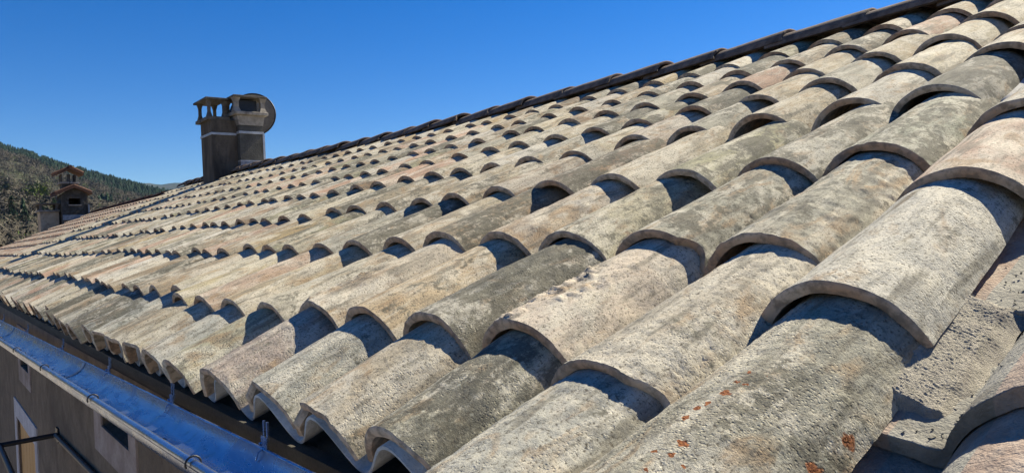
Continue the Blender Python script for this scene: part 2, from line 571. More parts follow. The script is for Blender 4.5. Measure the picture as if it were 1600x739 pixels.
def roof_deck():
    us = list(np.linspace(-1.2, UK(KEND) - .1, 30))
    vs = [0.10, .8, 1.6, 2.4, 3.06]
    V, F = [], []
    for nn in (-.135, -.165):
        for v in vs:
            for u in us:
                V.append(W(u, v, nn + gw(u) * v))
    n = len(us); m = len(vs); o = n * m
    for j in range(m - 1):
        for i in range(n - 1):
            a = j * n + i
            F.append((a, a + n, a + n + 1, a + 1)); F.append((o + a, o + a + 1, o + a + n + 1, o + a + n))
    for i in range(n - 1):
        F.append((i, i + 1, o + i + 1, o + i))
        a = (m - 1) * n + i
        F.append((a, o + a, o + a + 1, a + 1))
    return mesh('roof', V, F, [M_FASC])


roof = obj('roof', roof_deck(), house)

SPOTS = []
near_cache = {}
lod1 = [tile_mesh('roof_tile_mesh', [M_CLAY, M_RIM], nx=24, ny=20, seed=100 + i, disp=d_plain if i % 2 else d_flake) for i in range(10)]
lod2 = [tile_mesh('roof_tile_mesh', [M_CLAY, M_RIM], nx=12, ny=5, seed=200 + i) for i in range(8)]
lod3 = [tile_arrays(nx=8, ny=2, seed=300 + i) for i in range(6)]
SHORT = dict(L=.31, a1=.098, drop=.006)      # the eave course tiles do not reach as far under the next course
eave1 = [tile_mesh('roof_tile_mesh', [M_CLAY, M_RIM], nx=24, ny=14, seed=130 + i, disp=d_plain if i % 2 else d_flake, **SHORT) for i in range(6)]
eave2 = [tile_mesh('roof_tile_mesh', [M_CLAY, M_RIM], nx=12, ny=4, seed=230 + i, **SHORT) for i in range(6)]
eave3 = [tile_arrays(nx=8, ny=2, seed=330 + i, **SHORT) for i in range(5)]
far_V, far_F, far_M, far_A = [], [], [], []
M_SPOT = None
for idx, (dist, k, j, u, v, n, yaw) in enumerate(places):
    tone = tone_for(k, j)
    tilt = (math.radians(-3.0) if j == 0 and k > 2 else TILT) + random.gauss(0, .003)
    rot = (TH + math.atan(gw(u)) - tilt, random.gauss(0, .012), yaw)
    if idx < 300:
        if idx < 44:
            kind = {(1, 0): d_pitted, (2, 1): d_pitted, (3, 1): d_crust, (2, 3): d_flake, (2, 4): d_flake, (4, 1): d_pitted,
                    (6, 1): d_crust, (1, 1): d_plain, (1, 2): d_plain}.get((k, j), random.choice([d_plain, d_pitted, d_plain, d_flake]))
            mat = M_CLAY
            if (k, j) == (1, 0):
                sp = [(0.0268, 0.2499, -0.008, 0.0027), (0.0094, 0.2486, -0.0048, 0.0034), (0.0097, 0.2063, -0.0041, 0.0058), (0.0033, 0.1847, -0.0033, 0.0038), (-0.0013, 0.1745, -0.003, 0.0038), (-0.0016, 0.1563, -0.0027, 0.0037), (0.0302, 0.1475, -0.007, 0.0024), (0.0367, 0.1447, -0.0092, 0.0024), (0.0205, 0.1212, -0.0041, 0.0048), (0.0224, 0.1025, -0.0042, 0.0035), (0.0374, 0.0973, -0.0085, 0.0029), (0.0908, 0.246, -0.0626, 0.0115), (0.0905, 0.1891, -0.0579, 0.0105), (0.0957, 0.2336, -0.0741, 0.0026), (0.0078, 0.229, -0.0043, 0.0027), (0.0063, 0.0999, -0.0019, 0.0024), (0.0167, 0.0752, -0.0026, 0.0029), (0.017, 0.2284, -0.0054, 0.002)]
                M_SPOT = clay('clay tile with orange lichen', spots=sp, rough_bump=1.6)
                mat = M_SPOT
            big = dist < 1.15
            me = tile_mesh('roof_tile_mesh', [mat, M_RIM], nx=64 if big else 40, ny=110 if big else 56, seed=idx + 3, disp=kind,
                           **(dict(L=.58, a1=.094) if (k, j) == (1, 0) else SHORT if (j == 0 and k > 2) else {}))
        elif idx < 130:
            me = random.choice(eave1 if (j == 0 and k > 2) else lod1)
        else:
            me = random.choice(eave2 if (j == 0 and k > 2) else lod2)
        o = obj('roof_tile', me, roof, W(u, v, n), rot)
        o.color = tone
    else:
        V, F, MI, S = random.choice(eave3 if (j == 0 and k > 2) else lod3)
        R = Matrix.Translation(W(u, v, n)) @ Matrix.Rotation(rot[2], 4, 'Z') @ Matrix.Rotation(rot[1], 4, 'Y') @ Matrix.Rotation(rot[0], 4, 'X')
        A = np.array(R)
        P = V @ A[:3, :3].T + A[:3, 3]
        far_F.append(F + sum(len(x) for x in far_V)); far_V.append(P); far_M.append(MI)
        far_A.append(np.tile(np.array(tone, dtype=np.float32), (len(V), 1)))
fo = obj('distant_roof_tiles', mesh('distant_roof_tiles', np.concatenate(far_V), np.concatenate(far_F), [M_CLAYM, M_RIMM],
                                    np.concatenate(far_M), True, np.concatenate(far_A)), roof)
fo['kind'] = 'stuff'


# wavy under-sheets, one per course
def wave(u, side=False):
    if side and u > .122:
        return .16 * ((u - .122) / .08) ** 2
    if side and abs(u - .012) < .11:
        return max(0, 1 - (abs(u - .012) / .11) ** 2.2) ** .75
    return .5 + .5 * math.cos(2 * math.pi * (u - .012) / .22)


def sheet(u0, u1, v0, v1, nf, nb, crest, valley, th, step=.011, vsteps=8, jig=0.0, seed=0, side=False):
    us = np.arange(u0, u1, step)
    vs = np.linspace(v0, v1, vsteps)
    V, F = [], []
    for layer in (0, 1):
        for jv, v in enumerate(vs):
            f = (v - v0) / (v1 - v0)
            for u in us:
                c = wave(u, side)
                n = valley + (crest - valley) * c + nf + (nb - nf) * f - layer * th
                q = Vector((u * 1.0 + seed, v, layer * .0))
                e = jig * (noise.noise(q * 22) * 1.0 + .6 * noise.noise(q * 70) + .35 * noise.noise(q * 190)) if jig else .0008 * noise.noise(q * 30)
                vv = v + (jig * 2.2 * noise.noise(Vector((u * 26, seed, 0))) + jig * noise.noise(Vector((u * 90, seed, 2))) if jv == 0 and jig else 0)
                V.append(W(u, vv, n + (e if layer == 0 else e * .5) + gw(u) * v))
    nn, m = len(us), len(vs)
    o = nn * m
    for j in range(m - 1):
        for i in range(nn - 1):
            a = j * nn + i
            F.append((a, a + nn, a + nn + 1, a + 1))
            F.append((o + a, o + a + 1, o + a + nn + 1, o + a + nn))
    for i in range(nn - 1):
        F.append((i, i + 1, o + i + 1, o + i))
    for j in range(m - 1):
        a = j * nn
        F.append((a, o + a, o + a + nn, a + nn))
        a = j * nn + nn - 1
        F.append((a, a + nn, o + a + nn, o + a))
    S = [True] * ((m - 1) * (nn - 1) * 2) + [False] * (len(F) - (m - 1) * (nn - 1) * 2)
    return V, F, S


for c, v0 in enumerate([.085, .40, .75, 1.10, 1.45, 1.80, 2.15, 2.50, 2.80]):
    V, F, S = sheet(.215 if c < 4 else -1.1, UK(KEND) - .12, v0, min(v0 + .42, 3.04), .002, -.007, -.053 if c == 0 else -.047, -.119 if c == 0 else -.094, .005, step=.0137 if c else .011, vsteps=4)
    obj('under_sheet', mesh('under_sheet', V, F, [M_SHEET], smooth=S), roof)
# the bare rough channel pieces at the near right
for c, (v0, v1) in enumerate([(-.03, .40), (.335, .68), (.605, 1.0), (.93, 1.40)]):
    V, F, S = sheet(-1.1, .225, v0, v1, .020, -.004, -.030, -.112, .018, step=.0035, vsteps=90, jig=.0018, seed=c * 7.7, side=True)
    me = mesh('channel_tile', V, F, [M_SHEETR, M_PINKCH], smooth=S)
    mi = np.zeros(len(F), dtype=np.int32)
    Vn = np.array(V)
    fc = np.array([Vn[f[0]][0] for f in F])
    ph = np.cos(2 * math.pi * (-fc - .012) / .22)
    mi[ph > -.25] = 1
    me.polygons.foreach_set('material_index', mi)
    obj('channel_tile', me, roof)


# gravelly mortar fillet beside the nearest covered column
def mortar_patch():
    V, F = [], []
    nu, nv = 90, 240
    for j in range(nv + 1):
        for i in range(nu + 1):
            fu, fv = i / nu, j / nv
            u = .205 - .080 * fu + .01 * noise.noise(Vector((fv * 5, 3, 1))) * fu
            v = .375 + .26 * fv + .012 * noise.noise(Vector((fu * 4, 0, 1)))
            edge = min(1, fu * 0 + (1 - fu) / .25, fv / .06, (1 - fv) / .12)
            base = -.112 + .072 * wave(u, True) + .014
            q = Vector((u, v, 0))
            n = base + edge * (.026 * (1 - fu) ** 1.3 + .003 + .0016 * noise.noise(q * 45) + .0010 * noise.noise(q * 330) + .0010 * noise.noise(q * 700)) - .006 * (1 - edge)
            V.append(W(u, v, n))
    for j in range(nv):
        for i in range(nu):
            a = j * (nu + 1) + i
            F.append((a, a + nu + 1, a + nu + 2, a + 1))
    return mesh('mortar_fillet', V, F, [M_MORTAR], smooth=True)


obj('mortar_fillet', mortar_patch(), roof)

# grit washed down into the open channel
b = MB()
rs = random.Random(21)
for i in range(420):
    u = rs.gauss(.135, .022); v = rs.uniform(.10, .72)
    q = (v - (.335 if v > .335 else -.03)) / .35 if v < .605 else 0
    nn = -.112 + .082 * wave(u, True) + .019 - .024 * min(1, max(0, q))
    p = Vector(W(u, v, nn))
    sz = rs.uniform(.0008, .0032) * (1.6 if rs.random() < .06 else 1)
    dirs = [Vector((rs.gauss(0, 1), rs.gauss(0, 1), rs.gauss(0, 1))).normalized() * sz for _ in range(4)]
    b.add([p + d for d in dirs], [(0, 1, 2), (0, 2, 3), (0, 3, 1), (1, 3, 2)])
go = b.build('grit', M_SHEETR)
tag(go, 'loose grit lying in the bare channel beside the nearest tiles', 'grit', kind='stuff')

# ridge tiles, wide end towards the camera
ridge_meshes = [tile_mesh('ridge_tile_mesh', [M_RIDGE, M_RIDGE], nx=20, ny=8, seed=500 + i, L=.46, a0=.118, a1=.106, hr=.68, drop=.006, pm=.9) for i in range(5)]
uu = -1.0
i = 0
while uu < UK(KEND) - .2:
    v = 3.055
    n = .034 + gw(uu) * 3.05 + random.gauss(0, .003)
    obj('ridge_tile', random.choice(ridge_meshes), roof, W(uu, v, n), (-.030 + random.gauss(0, .008), random.gauss(0, .03), math.pi / 2 + random.gauss(0, .015)))
    uu += .375 + random.gauss(0, .01)
    i += 1

# far slope of the roof, corrugated, behind the ridge
V, F = [], []
us = np.arange(-1.2, UK(KEND), .0367)
for v in (0, 1.0, 2.0, 3.0):
    for u in us:
        p = W(u, 3.055, -.03 + gw(u) * 3.05 + .02 * math.cos(2 * math.pi * u / .22))
        V.append((p[0], p[1] + v * CT, p[2] - v * ST))
n = len(us)
for j in range(3):
    for a in range(n - 1):
        F.append((j * n + a, j * n + a + 1, (j + 1) * n + a + 1, (j + 1) * n + a))
obj('back_roof_slope', mesh('back_roof_slope', V, F, [M_SHEETR], smooth=True), roof)


# front wall with its openings
WY = .105
u_end = UK(KEND) - .1
openings = [(2.165, 2.565, -.328, -.17), (4.61, 4.99, -.405, -.20), (4.47, 5.38, -2.5, -.765)]   # u0,u1,z0,z1


def wall_mesh():
    us = sorted({-1.3, u_end, *[o[0] for o in openings], *[o[1] for o in openings]})
    zs = sorted({-6.5, -.118, *[o[2] for o in openings], *[o[3] for o in openings]})
    b = MB()
    for a, c in zip(us[:-1], us[1:]):
        for z0, z1 in zip(zs[:-1], zs[1:]):
            um, zm = (a + c) / 2, (z0 + z1) / 2
            if any(o[0] < um < o[1] and o[2] < zm < o[3] for o in openings):
                continue
            b.add([(-c, WY, z0), (-a, WY, z0), (-a, WY, z1), (-c, WY, z1)], [(0, 1, 2, 3)])
    for o in openings:
        x0, x1, z0, z1 = -o[1], -o[0], o[2], o[3]
        y1 = WY + .16
        b.add([(x0, WY, z0), (x0, y1, z0), (x0, y1, z1), (x0, WY, z1)], [(0, 1, 2, 3)])
        b.add([(x1, WY, z0), (x1, y1, z0), (x1, y1, z1), (x1, WY, z1)], [(3, 2, 1, 0)])
        b.add([(x0, WY, z0), (x1, WY, z0), (x1, y1, z0), (x0, y1, z0)], [(0, 1, 2, 3)])
        b.add([(x0, WY, z1), (x1, WY, z1), (x1, y1, z1), (x0, y1, z1)], [(3, 2, 1, 0)])
    # inner core, gable ends and back
    b.box(-u_end, 1.3, WY + .16, 5.6, -6.5, -.125)
    return b


wall_mesh().build('wall', M_PLASTER, house)
# gable tops
gb = MB()
for u in (-1.2, u_end - .05):
    z = W(u, 3.0, -.17 + gw(u) * 3)[2]
    gb.add([(-u, .14, -.125), (-u, 5.5, -.125), (-u, 2.86, z)], [(0, 1, 2)])
gb.build('gable_wall', M_PLASTER, house)
MB().box(-u_end, 1.3, WY + .002, WY + .03, -.125, -.085).build('fascia_board', M_FASC, house)


def window(u0, u1, z0, z1, s0, s1, sz0, sz1, mat, fill, name='window', boards=0):
    w = MB().box(-u1, -u0, WY + .10, WY + .12, z0, z1).build(name, fill, house)
    b = MB()
    P = .006
    b.box(-s1, -u1, WY - P, WY + .002, sz0, sz1)
    b.box(-u0, -s0, WY - P, WY + .002, sz0, sz1)
    if sz0 < z0: b.box(-u1, -u0, WY - P, WY + .002, sz0, z0)
    if sz1 > z1: b.box(-u1, -u0, WY - P, WY + .002, z1, sz1)
    b.build('surround', mat, w)
    return w


window(2.165, 2.565, -.328, -.17, 2.075, 2.69, -.425, -.15, M_SURR, M_DARK)
window(4.61, 4.99, -.405, -.20, 4.53, 5.10, -.50, -.17, M_SURR, M_DARK)
sh = window(4.47, 5.38, -2.5, -.765, 4.36, 5.50, -2.5, -.66, M_WHITE, M_DARK, 'shutter_door')
for i in range(6):
    w_ = .91 / 6
    MB().box(-5.38 + i * w_ + .004, -5.38 + (i + 1) * w_ - .004, WY + .012, WY + .03 + .003 * (i % 2), -2.48, -.785).build('board', M_WOODO, sh)
MB().box(-4.56, -4.53, WY + .02, WY + .05, -1.02, -.96).tube([(-4.545, WY + .02, -.99), (-4.62, WY + .015, -.99)], .008).build('handle', M_BLACK, sh)


# gutter
def rim_f(u):
    s = (u - .866) / (3.56 - .866)
    return (-.055 + s * -.035, -.057 + s * -.048)


def rim_r(u):
    s = (u - .866) / (3.56 - .866)
    return (.056 - s * .020, -.076 - s * .044)


def gutter():
    b = MB()
    us = [-1.2] + list(np.arange(-.9, u_end + .3, .3))
    V, F = [], []
    seg = 16
    for layer in (0, 1):
        for u in us:
            yf, zf = rim_f(u); yr, zr = rim_r(u)
            cy, cz = (yf + yr) / 2, (zf + zr) / 2
            r = math.hypot(yf - yr, zf - zr) / 2
            a0 = math.atan2(zr - cz, yr - cy)
            for k in range(seg + 1):
                t = a0 - math.pi * k / seg
                rr = r + .0015 * layer
                dz = .74
                V.append((-u, cy + rr * math.cos(t), cz + rr * math.sin(t) * dz if math.sin(t) < 0 else cz + rr * math.sin(t)))
    n = seg + 1
    o = n * len(us)
    for i in range(len(us) - 1):
        for k in range(seg):
            a = i * n + k
            F.append((a, a + 1, a + n + 1, a + n))
            F.append((o + a, o + a + n, o + a + n + 1, o + a + 1))
    b.add(V, F, True)
    b.tube([(-u, rim_f(u)[0] - .004, rim_f(u)[1] + .001) for u in us], .0068, 12)
    b.tube([(-u, rim_r(u)[0] + .003, rim_r(u)[1] + .002) for u in us], .0035, 8)
    return b


gut = gutter().build('gutter', M_ZINC, house)
for u in [.42, .93, 1.62, 2.30, 2.95, 3.55, 4.2, 4.9, 5.6, 6.3, 7.0, 7.8, 8.6]:
    yf, zf = rim_f(u)
    pts = []
    for k in range(11):
        t = math.pi * (-.15 + 1.3 * k / 10)
        pts.append((-u, yf - .004 + .0105 * math.cos(t), zf + .001 + .0105 * math.sin(t)))
    MB().tube(pts, .0015, 6).build('hook', M_BLACK, gut)
for u in [.50, .985, 1.50, 2.12, 2.9, 3.9, 5.0, 6.2]:
    yr, zr = rim_r(u)
    b = MB()
    b.box(-u - .012, -u + .012, yr + .004, yr + .0065, zr - .004, zr + .022)
    b.box(-u - .010, -u - .005, yr + .007, yr + .010, zr + .015, zr + .045)
    b.box(-u + .004, -u + .009, yr + .007, yr + .010, zr + .015, zr + .045)
    b.tube([(-u, yr + .001, zr + .012), (-u, yr - .003, zr + .012)], .003, 8)
    b.tube([(-u + .003, yr + .001, zr + .004), (-u + .003, yr - .006, zr + .001), (-u, yr - .010, zr - .012)], .0012, 6)
    b.build('bracket', M_ZINC, gut)
for u in [.72, 2.45, 4.4, 6.4]:          # soldered laps between the gutter lengths
    yf, zf = rim_f(u); yr, zr = rim_r(u)
    cy, cz, rr = (yf + yr) / 2, (zf + zr) / 2, math.hypot(yf - yr, zf - zr) / 2 - .0012
    a0 = math.atan2(zr - cz, yr - cy)
    V, F = [], []
    for w_ in (-.012, -.009, .009, .012):
        for k in range(15):
            t = a0 - math.pi * k / 14
            q = rr - (.0022 if abs(w_) < .01 else 0) + .0006 * math.sin(k * 2.3 + w_ * 300)
            V.append((-u + w_, cy + q * math.cos(t), cz + q * math.sin(t) * (.74 if math.sin(t) < 0 else 1)))
    for i in range(3):
        for k in range(14):
            F.append((i * 15 + k, i * 15 + k + 1, i * 15 + 16 + k, i * 15 + 15 + k))
    obj('solder_joint', mesh('solder_joint', V, F, [M_BAND], smooth=True), gut)
# leaf litter lying along the gutter bottom
b = MB()
rs = random.Random(3)
for i in range(420):
    cl = rs.choice([1.35, 1.9, 2.1, 2.45, 2.7, 3.1, 3.5, 4.2])
    u = cl + rs.gauss(0, .16)
    yf, zf = rim_f(u); yr, zr = rim_r(u)
    t = math.radians(rs.gauss(248, 12))
    cy, cz, r = (yf + yr) / 2, (zf + zr) / 2, math.hypot(yf - yr, zf - zr) / 2 - .004
    p = Vector((-u, cy + r * math.cos(t), cz + r * .74 * math.sin(t)))
    s = rs.uniform(.004, .012)
    a = Vector((rs.uniform(-1, 1), rs.uniform(-1, 1), rs.uniform(-.3, .6))).normalized() * s
    c = Vector((rs.uniform(-1, 1), rs.uniform(-1, 1), rs.uniform(0, 1))).normalized() * s * .5
    b.add([p - a, p + c, p + a, p - c + Vector((0, 0, .003))], [(0, 1, 2, 3)])
ll = b.build('leaf_litter', simple('dead leaves', (.03, .022, .015), (.07, .05, .03), 60, .001), None)
tag(ll, 'dark dead leaves lying in the zinc gutter', 'leaf litter', kind='stuff')

# black frame fixed to the wall
aw = obj('awning_frame', None, None, (-3.6, WY, -.55))
tag(aw, 'black metal awning frame fixed to the wall beside the wooden shutter', 'awning frame')
P0 = Vector((-3.6, WY, -.55))
T = lambda p: Vector(p) - P0
MB().tube([T((-3.6, WY, -.55)), T((-3.6, -.17, -.552))], .011).build('arm', M_BLACK, aw)
MB().tube([T((-3.6, -.105, -.555)), T((-2.55, -.105, -.56))], .010).build('rail', M_BLACK, aw)
MB().tube([T((-3.6, WY - .012, -.55)), T((-2.3, WY - .012, -.50))], .010).build('rail', M_BLACK, aw)
MB().box(-.03, .03, -.008, 0, -.03, .03).build('wall_plate', M_BLACK, aw)


# ---------------------------------------------------------------- chimneys
def slab(b, u0, u1, y0, y1, z0, z1, peak=0.0):
    b.box(-u1, -u0, y0, y1, z0, z1)
    if peak:
        e = .004
        b.add([(-u1 + e, y0 + e, z1 + .001), (-u0 - e, y0 + e, z1 + .001), (-u0 - e, y1 - e, z1 + .001), (-u1 + e, y1 - e, z1 + .001), (-(u0 + u1) / 2, (y0 + y1) / 2, z1 + peak)],
              [(0, 1, 4), (1, 2, 4), (2, 3, 4), (3, 0, 4), (3, 2, 1, 0)])


def splay(b, u, y, z0, z1, w=.055, w2=.09):
    """short pillar that widens at head and foot"""
    V = []
    F = []
    lv = [(z0, w2), (z0 + (z1 - z0) * .3, w), (z0 + (z1 - z0) * .7, w), (z1, w2)]
    for z, ww in lv:
        h = ww / 2
        V += [(-u - h, y - h, z), (-u + h, y - h, z), (-u + h, y + h, z), (-u - h, y + h, z)]
    for i in range(3):
        for k in range(4):
            F.append((i * 4 + k, i * 4 + (k + 1) % 4, i * 4 + 4 + (k + 1) % 4, i * 4 + 4 + k))
    b.add(V, F)


ch = obj('chimney', None, None, (-9.0, 2.9, 1.1))
tag(ch, 'sooty rendered chimney with two concrete caps standing at the ridge', 'chimney')
L0 = (9.0, -2.9, -1.1)


def chb(b, name, mat, bevel=0.0):
    b.V = [(x + L0[0], y + L0[1], z + L0[2]) for x, y, z in b.V]
    return b.build(name, mat, ch, bevel=bevel)


chb(MB().box(-9.26, -8.9, 2.795, 3.085, .95, 1.845), 'flue_shaft', M_CHIM2)
chb(MB().box(-9.42, -8.99, 2.49, 2.792, .85, 1.785), 'flue_shaft', M_CHIM)
chb(MB().box(-9.27, -8.89, 2.785, 3.095, 1.615, 1.645).box(-9.43, -8.98, 2.482, 2.783, 1.598, 1.626), 'metal_band', M_BAND)
chb(MB().box(-9.27, -8.892, 2.788, 3.09, 1.27, 1.285), 'flashing_strip', M_BAND)
chb(MB().box(-9.27, -8.89, 2.79, 3.092, 1.08, 1.268), 'flashing', M_LEAD)
chb(MB().box(-8.888, -8.88, 3.075, 3.10, 1.20, 1.62), 'corner_strip', M_BAND)
b = MB(); slab(b, 8.84, 9.33, 2.725, 3.145, 1.843, 1.884); chb(b, 'cap_base', M_CAPC, .006)
b = MB()
for u, y in ((8.90, 2.765), (8.90, 3.09), (9.24, 2.765), (9.24, 3.09)):
    b = MB(); splay(b, u, y, 1.885, 2.056); chb(b, 'cap_pillar', M_CAPC)
b = MB(); slab(b, 8.83, 9.33, 2.715, 3.135, 2.058, 2.080, .045); chb(b, 'cap_top', M_CAPD, .004)
b = MB(); slab(b, 9.0, 9.50, 2.45, 2.72, 1.784, 1.826); chb(b, 'cap_base', M_CAPD, .006)
b = MB()
for u, y in ((9.06, 2.49), (9.06, 2.67), (9.42, 2.49), (9.42, 2.67)):
    b = MB(); splay(b, u, y, 1.828, 2.03, .034, .062); chb(b, 'cap_pillar', M_CAPD)
b = MB(); slab(b, 8.99, 9.51, 2.435, 2.71, 2.032, 2.056, .04); chb(b, 'cap_top', M_CAPD, .004)
# flared neck under the near cap
b = MB()
b.add([(-9.27, 2.79, 1.72), (-8.893, 2.79, 1.72), (-8.893, 3.09, 1.72), (-9.27, 3.09, 1.72), (-9.29, 2.765, 1.84), (-8.88, 2.765, 1.84), (-8.88, 3.11, 1.84), (-9.29, 3.11, 1.84)],
      [(0, 1, 5, 4), (1, 2, 6, 5), (2, 3, 7, 6), (3, 0, 4, 7)])
chb(b, 'neck', M_CAPC)
chb(MB().box(-9.20, -8.95, 2.82, 3.04, 1.885, 2.04), 'dark_cap_fill', M_BLACK)  # black box added to darken the sooty inside of the near cap
# mortar skirt
b = MB()
b.add([W(8.7, 2.86, .28), W(8.7, 3.08, .34), W(8.7, 2.86, .0), W(8.7, 3.08, .0), (-8.92, 2.79, 1.22), (-8.92, 3.09, 1.27)], [(0, 2, 3, 1), (0, 1, 5, 4)])

dish = obj('satellite_dish', None, None, (-9.42, 3.16, 1.95))
tag(dish, 'round dark rimmed satellite dish behind the chimney cap', 'satellite dish')
V, F = [], []
ND, NRG = 28, 5
for layer in (0, 1):
    V.append((0, .045 + layer * .006, 0))
    for r in range(1, NRG + 1):
        for k in range(ND):
            t = 2 * math.pi * k / ND
            rr = .285 * r / NRG
            V.append((rr * math.cos(t), .045 * (1 - (r / NRG) ** 2) + layer * .006, rr * math.sin(t)))
off = 1 + NRG * ND
for layer in (0, 1):
    o = layer * off
    for k in range(ND):
        q = (o, o + 1 + k, o + 1 + (k + 1) % ND)
        F.append(q if layer else q[::-1])
    for r in range(NRG - 1):
        for k in range(ND):
            a = o + 1 + r * ND
            q = (a + k, a + (k + 1) % ND, a + ND + (k + 1) % ND, a + ND + k)
            F.append(q[::-1] if layer else q)
RD = (math.radians(-8), 0, math.radians(62))
obj('reflector', mesh('reflector', V, F, [M_DISH], smooth=True), dish, (0, 0, 0), RD)
MB().tube([(.287 * math.cos(t), 0, .287 * math.sin(t)) for t in np.linspace(0, 2 * math.pi, 37)], .009, 8, False).build('rim', M_BLACK, dish, (0, 0, 0), RD)
MB().tube([(0, -.05, 0), (-.02, -.16, -.3), (-.02, -.18, -.75)], .018, 8).build('mount', M_BLACK, dish)

# ---------------------------------------------------------------- neighbouring house, redder tiles
nb = obj('neighbour_house', None, None, (0, 0, 0))
tag(nb, 'adjoining house with even rows of small reddish brown tiles beyond the pale roof', 'house')
u0n, u1n = UK(KEND) - .115, 18.7
V, F = [], []
for nn in (-.10, -.16):
    for v in (-.02, 3.06):
        for u in (u0n, u1n):
            V.append(W(u, v, nn - .018 * max(v, 0) + gw(u) * max(v, 0)))
F = [(0, 2, 3, 1), (4, 5, 7, 6), (0, 1, 5, 4), (2, 6, 7, 3), (1, 3, 7, 5), (0, 4, 6, 2)]
nroof = obj('roof', mesh('roof', V, F, [M_FASC]), nb)
lodn = [tile_arrays(nx=8, ny=2, seed=700 + i, wob=.5, hr=.9) for i in range(4)]
vv, ff, mm, aa = [], [], [], []
cnt = 0
u = u0n + .03
while u < u1n:
    for j in range(9):
        v = .02 + .34 * j
        A = np.array(Matrix.Translation(W(u, v, .004 - .018 * v + gw(u) * v)) @ Matrix.Rotation(TH - TILT, 4, 'X'))
        Vt, Ft, Mt, _ = random.choice(lodn)
        vv.append(Vt @ A[:3, :3].T + A[:3, 3]); ff.append(Ft + cnt); mm.append(Mt); cnt += len(Vt)
        s = random.uniform(.85, 1.15)
        aa.append(np.tile(np.array([.27 * s, .145 * s, .10 * s, .35], dtype=np.float32), (len(Vt), 1)))
    u += .215
o = obj('small_roof_tiles', mesh('small_roof_tiles', np.concatenate(vv), np.concatenate(ff), [M_CLAYM, M_RIMM], np.concatenate(mm), True, np.concatenate(aa)), nroof)
o['kind'] = 'stuff'
nridge = tile_mesh('ridge_tile_mesh', [M_REDT, M_REDT], nx=12, ny=2, seed=60, L=.44, a0=.10, a1=.09, hr=.65)
u = u0n
while u < u1n - .1:
    z = -.035 + gw(u) * 3.05
    P = W(u, 3.06, z)
    obj('ridge_tile', nridge, nroof, P, (-.02, random.gauss(0, .03), math.pi / 2))
    u += .40
MB().box(-u1n + .1, -u0n, .2, 5.5, -6.5, -.13).build('wall', M_PLASTER, nb)
gb = MB()
gb.add([(-u1n + .1, .2, -.13), (-u1n + .1, 5.5, -.13), (-u1n + .1, 2.86, 1.04)], [(0, 1, 2)])
gb.build('gable_wall', M_PLASTER, nb)

# ---------------------------------------------------------------- far chimneys
fc = obj('gabled_chimney', None, None, (-19.9, 2.6, 1.0))
tag(fc, 'tall dark stone chimney with two little tiled gable roofs', 'chimney')
LF = (19.9, -2.6, -1.0)


def fcb(b, name, mat, par=fc, L=LF):
    b.V = [(x + L[0], y + L[1], z + L[2]) for x, y, z in b.V]
    return b.build(name, mat, par)


b = MB()   # body with a real opening
b.box(-20.3, -19.6, 2.32, 2.85, .6, 1.36)
b.box(-20.3, -19.6, 2.32, 2.46, 1.36, 1.51).box(-20.3, -19.6, 2.70, 2.85, 1.36, 1.51).box(-20.3, -20.2, 2.46, 2.70, 1.36, 1.51)
b.box(-20.3, -19.6, 2.32, 2.85, 1.51, 1.60)
b.add([(-19.6, 2.32, 1.602), (-19.6, 2.85, 1.602), (-19.6, 2.57, 1.77), (-20.3, 2.32, 1.602), (-20.3, 2.85, 1.602), (-20.3, 2.57, 1.77)],
      [(0, 1, 2), (3, 5, 4), (0, 2, 5, 3), (1, 4, 5, 2)])
fcb(b, 'body', M_STONE)
rs = random.Random(9)
for i, (y, z, w, h) in enumerate([(2.33 + .105 * (c + (.5 if r % 2 else 0)), .98 + .062 * r, .095, .052) for r in range(10) for c in range(5)]):
    if z > 1.56 or (2.42 < y + w / 2 < 2.72 and 1.34 < z + h / 2 < 1.53) or y + w > 2.86:
        continue
    d = rs.uniform(.005, .02)
    fcb(MB().box(-19.6, -19.6 + d, y + rs.uniform(0, .01), y + w - rs.uniform(0, .012), z + rs.uniform(0, .006), z + h - rs.uniform(0, .006)), 'stone', M_STONE)
fcb(MB().box(-19.62, -19.56, 2.45, 2.71, 1.335, 1.36), 'sill', M_CAPC)
fcb(MB().box(-19.58, -19.57, 2.32, 2.80, 1.0, 1.12).box(-19.6, -19.55, 2.845, 2.875, 1.14, 1.36), 'flashing', M_LEAD)


def gable(b, y0, yp, y1, zl, zp, zr, ua=19.45, ub=20.42, th=.045):
    for (ya, za, yb, zb) in ((y0, zl, yp, zp), (y1, zr, yp, zp)):
        b.add([(-ua, ya, za), (-ua, yb, zb), (-ub, yb, zb), (-ub, ya, za), (-ua, ya, za - th), (-ua, yb, zb - th), (-ub, yb, zb - th), (-ub, ya, za - th)],
              [(0, 1, 2, 3), (7, 6, 5, 4), (0, 4, 5, 1), (3, 2, 6, 7), (0, 3, 7, 4), (1, 5, 6, 2)])


def gable_tiles(par, y0, yp, y1, zl, zp, zr, ua, ub, L):
    for (ya, za, yb, zb) in ((y0, zl, yp, zp), (y1, zr, yp, zp)):
        for i in range(6):
            u = ua + (ub - ua) * (i + .5) / 6
            bb = MB()
            bb.tube([(-u, ya, za + .015), (-u, yb, zb + .015)], [.034, .028], 8)
            fcb(bb, 'cover_tile', M_REDT, par, L)


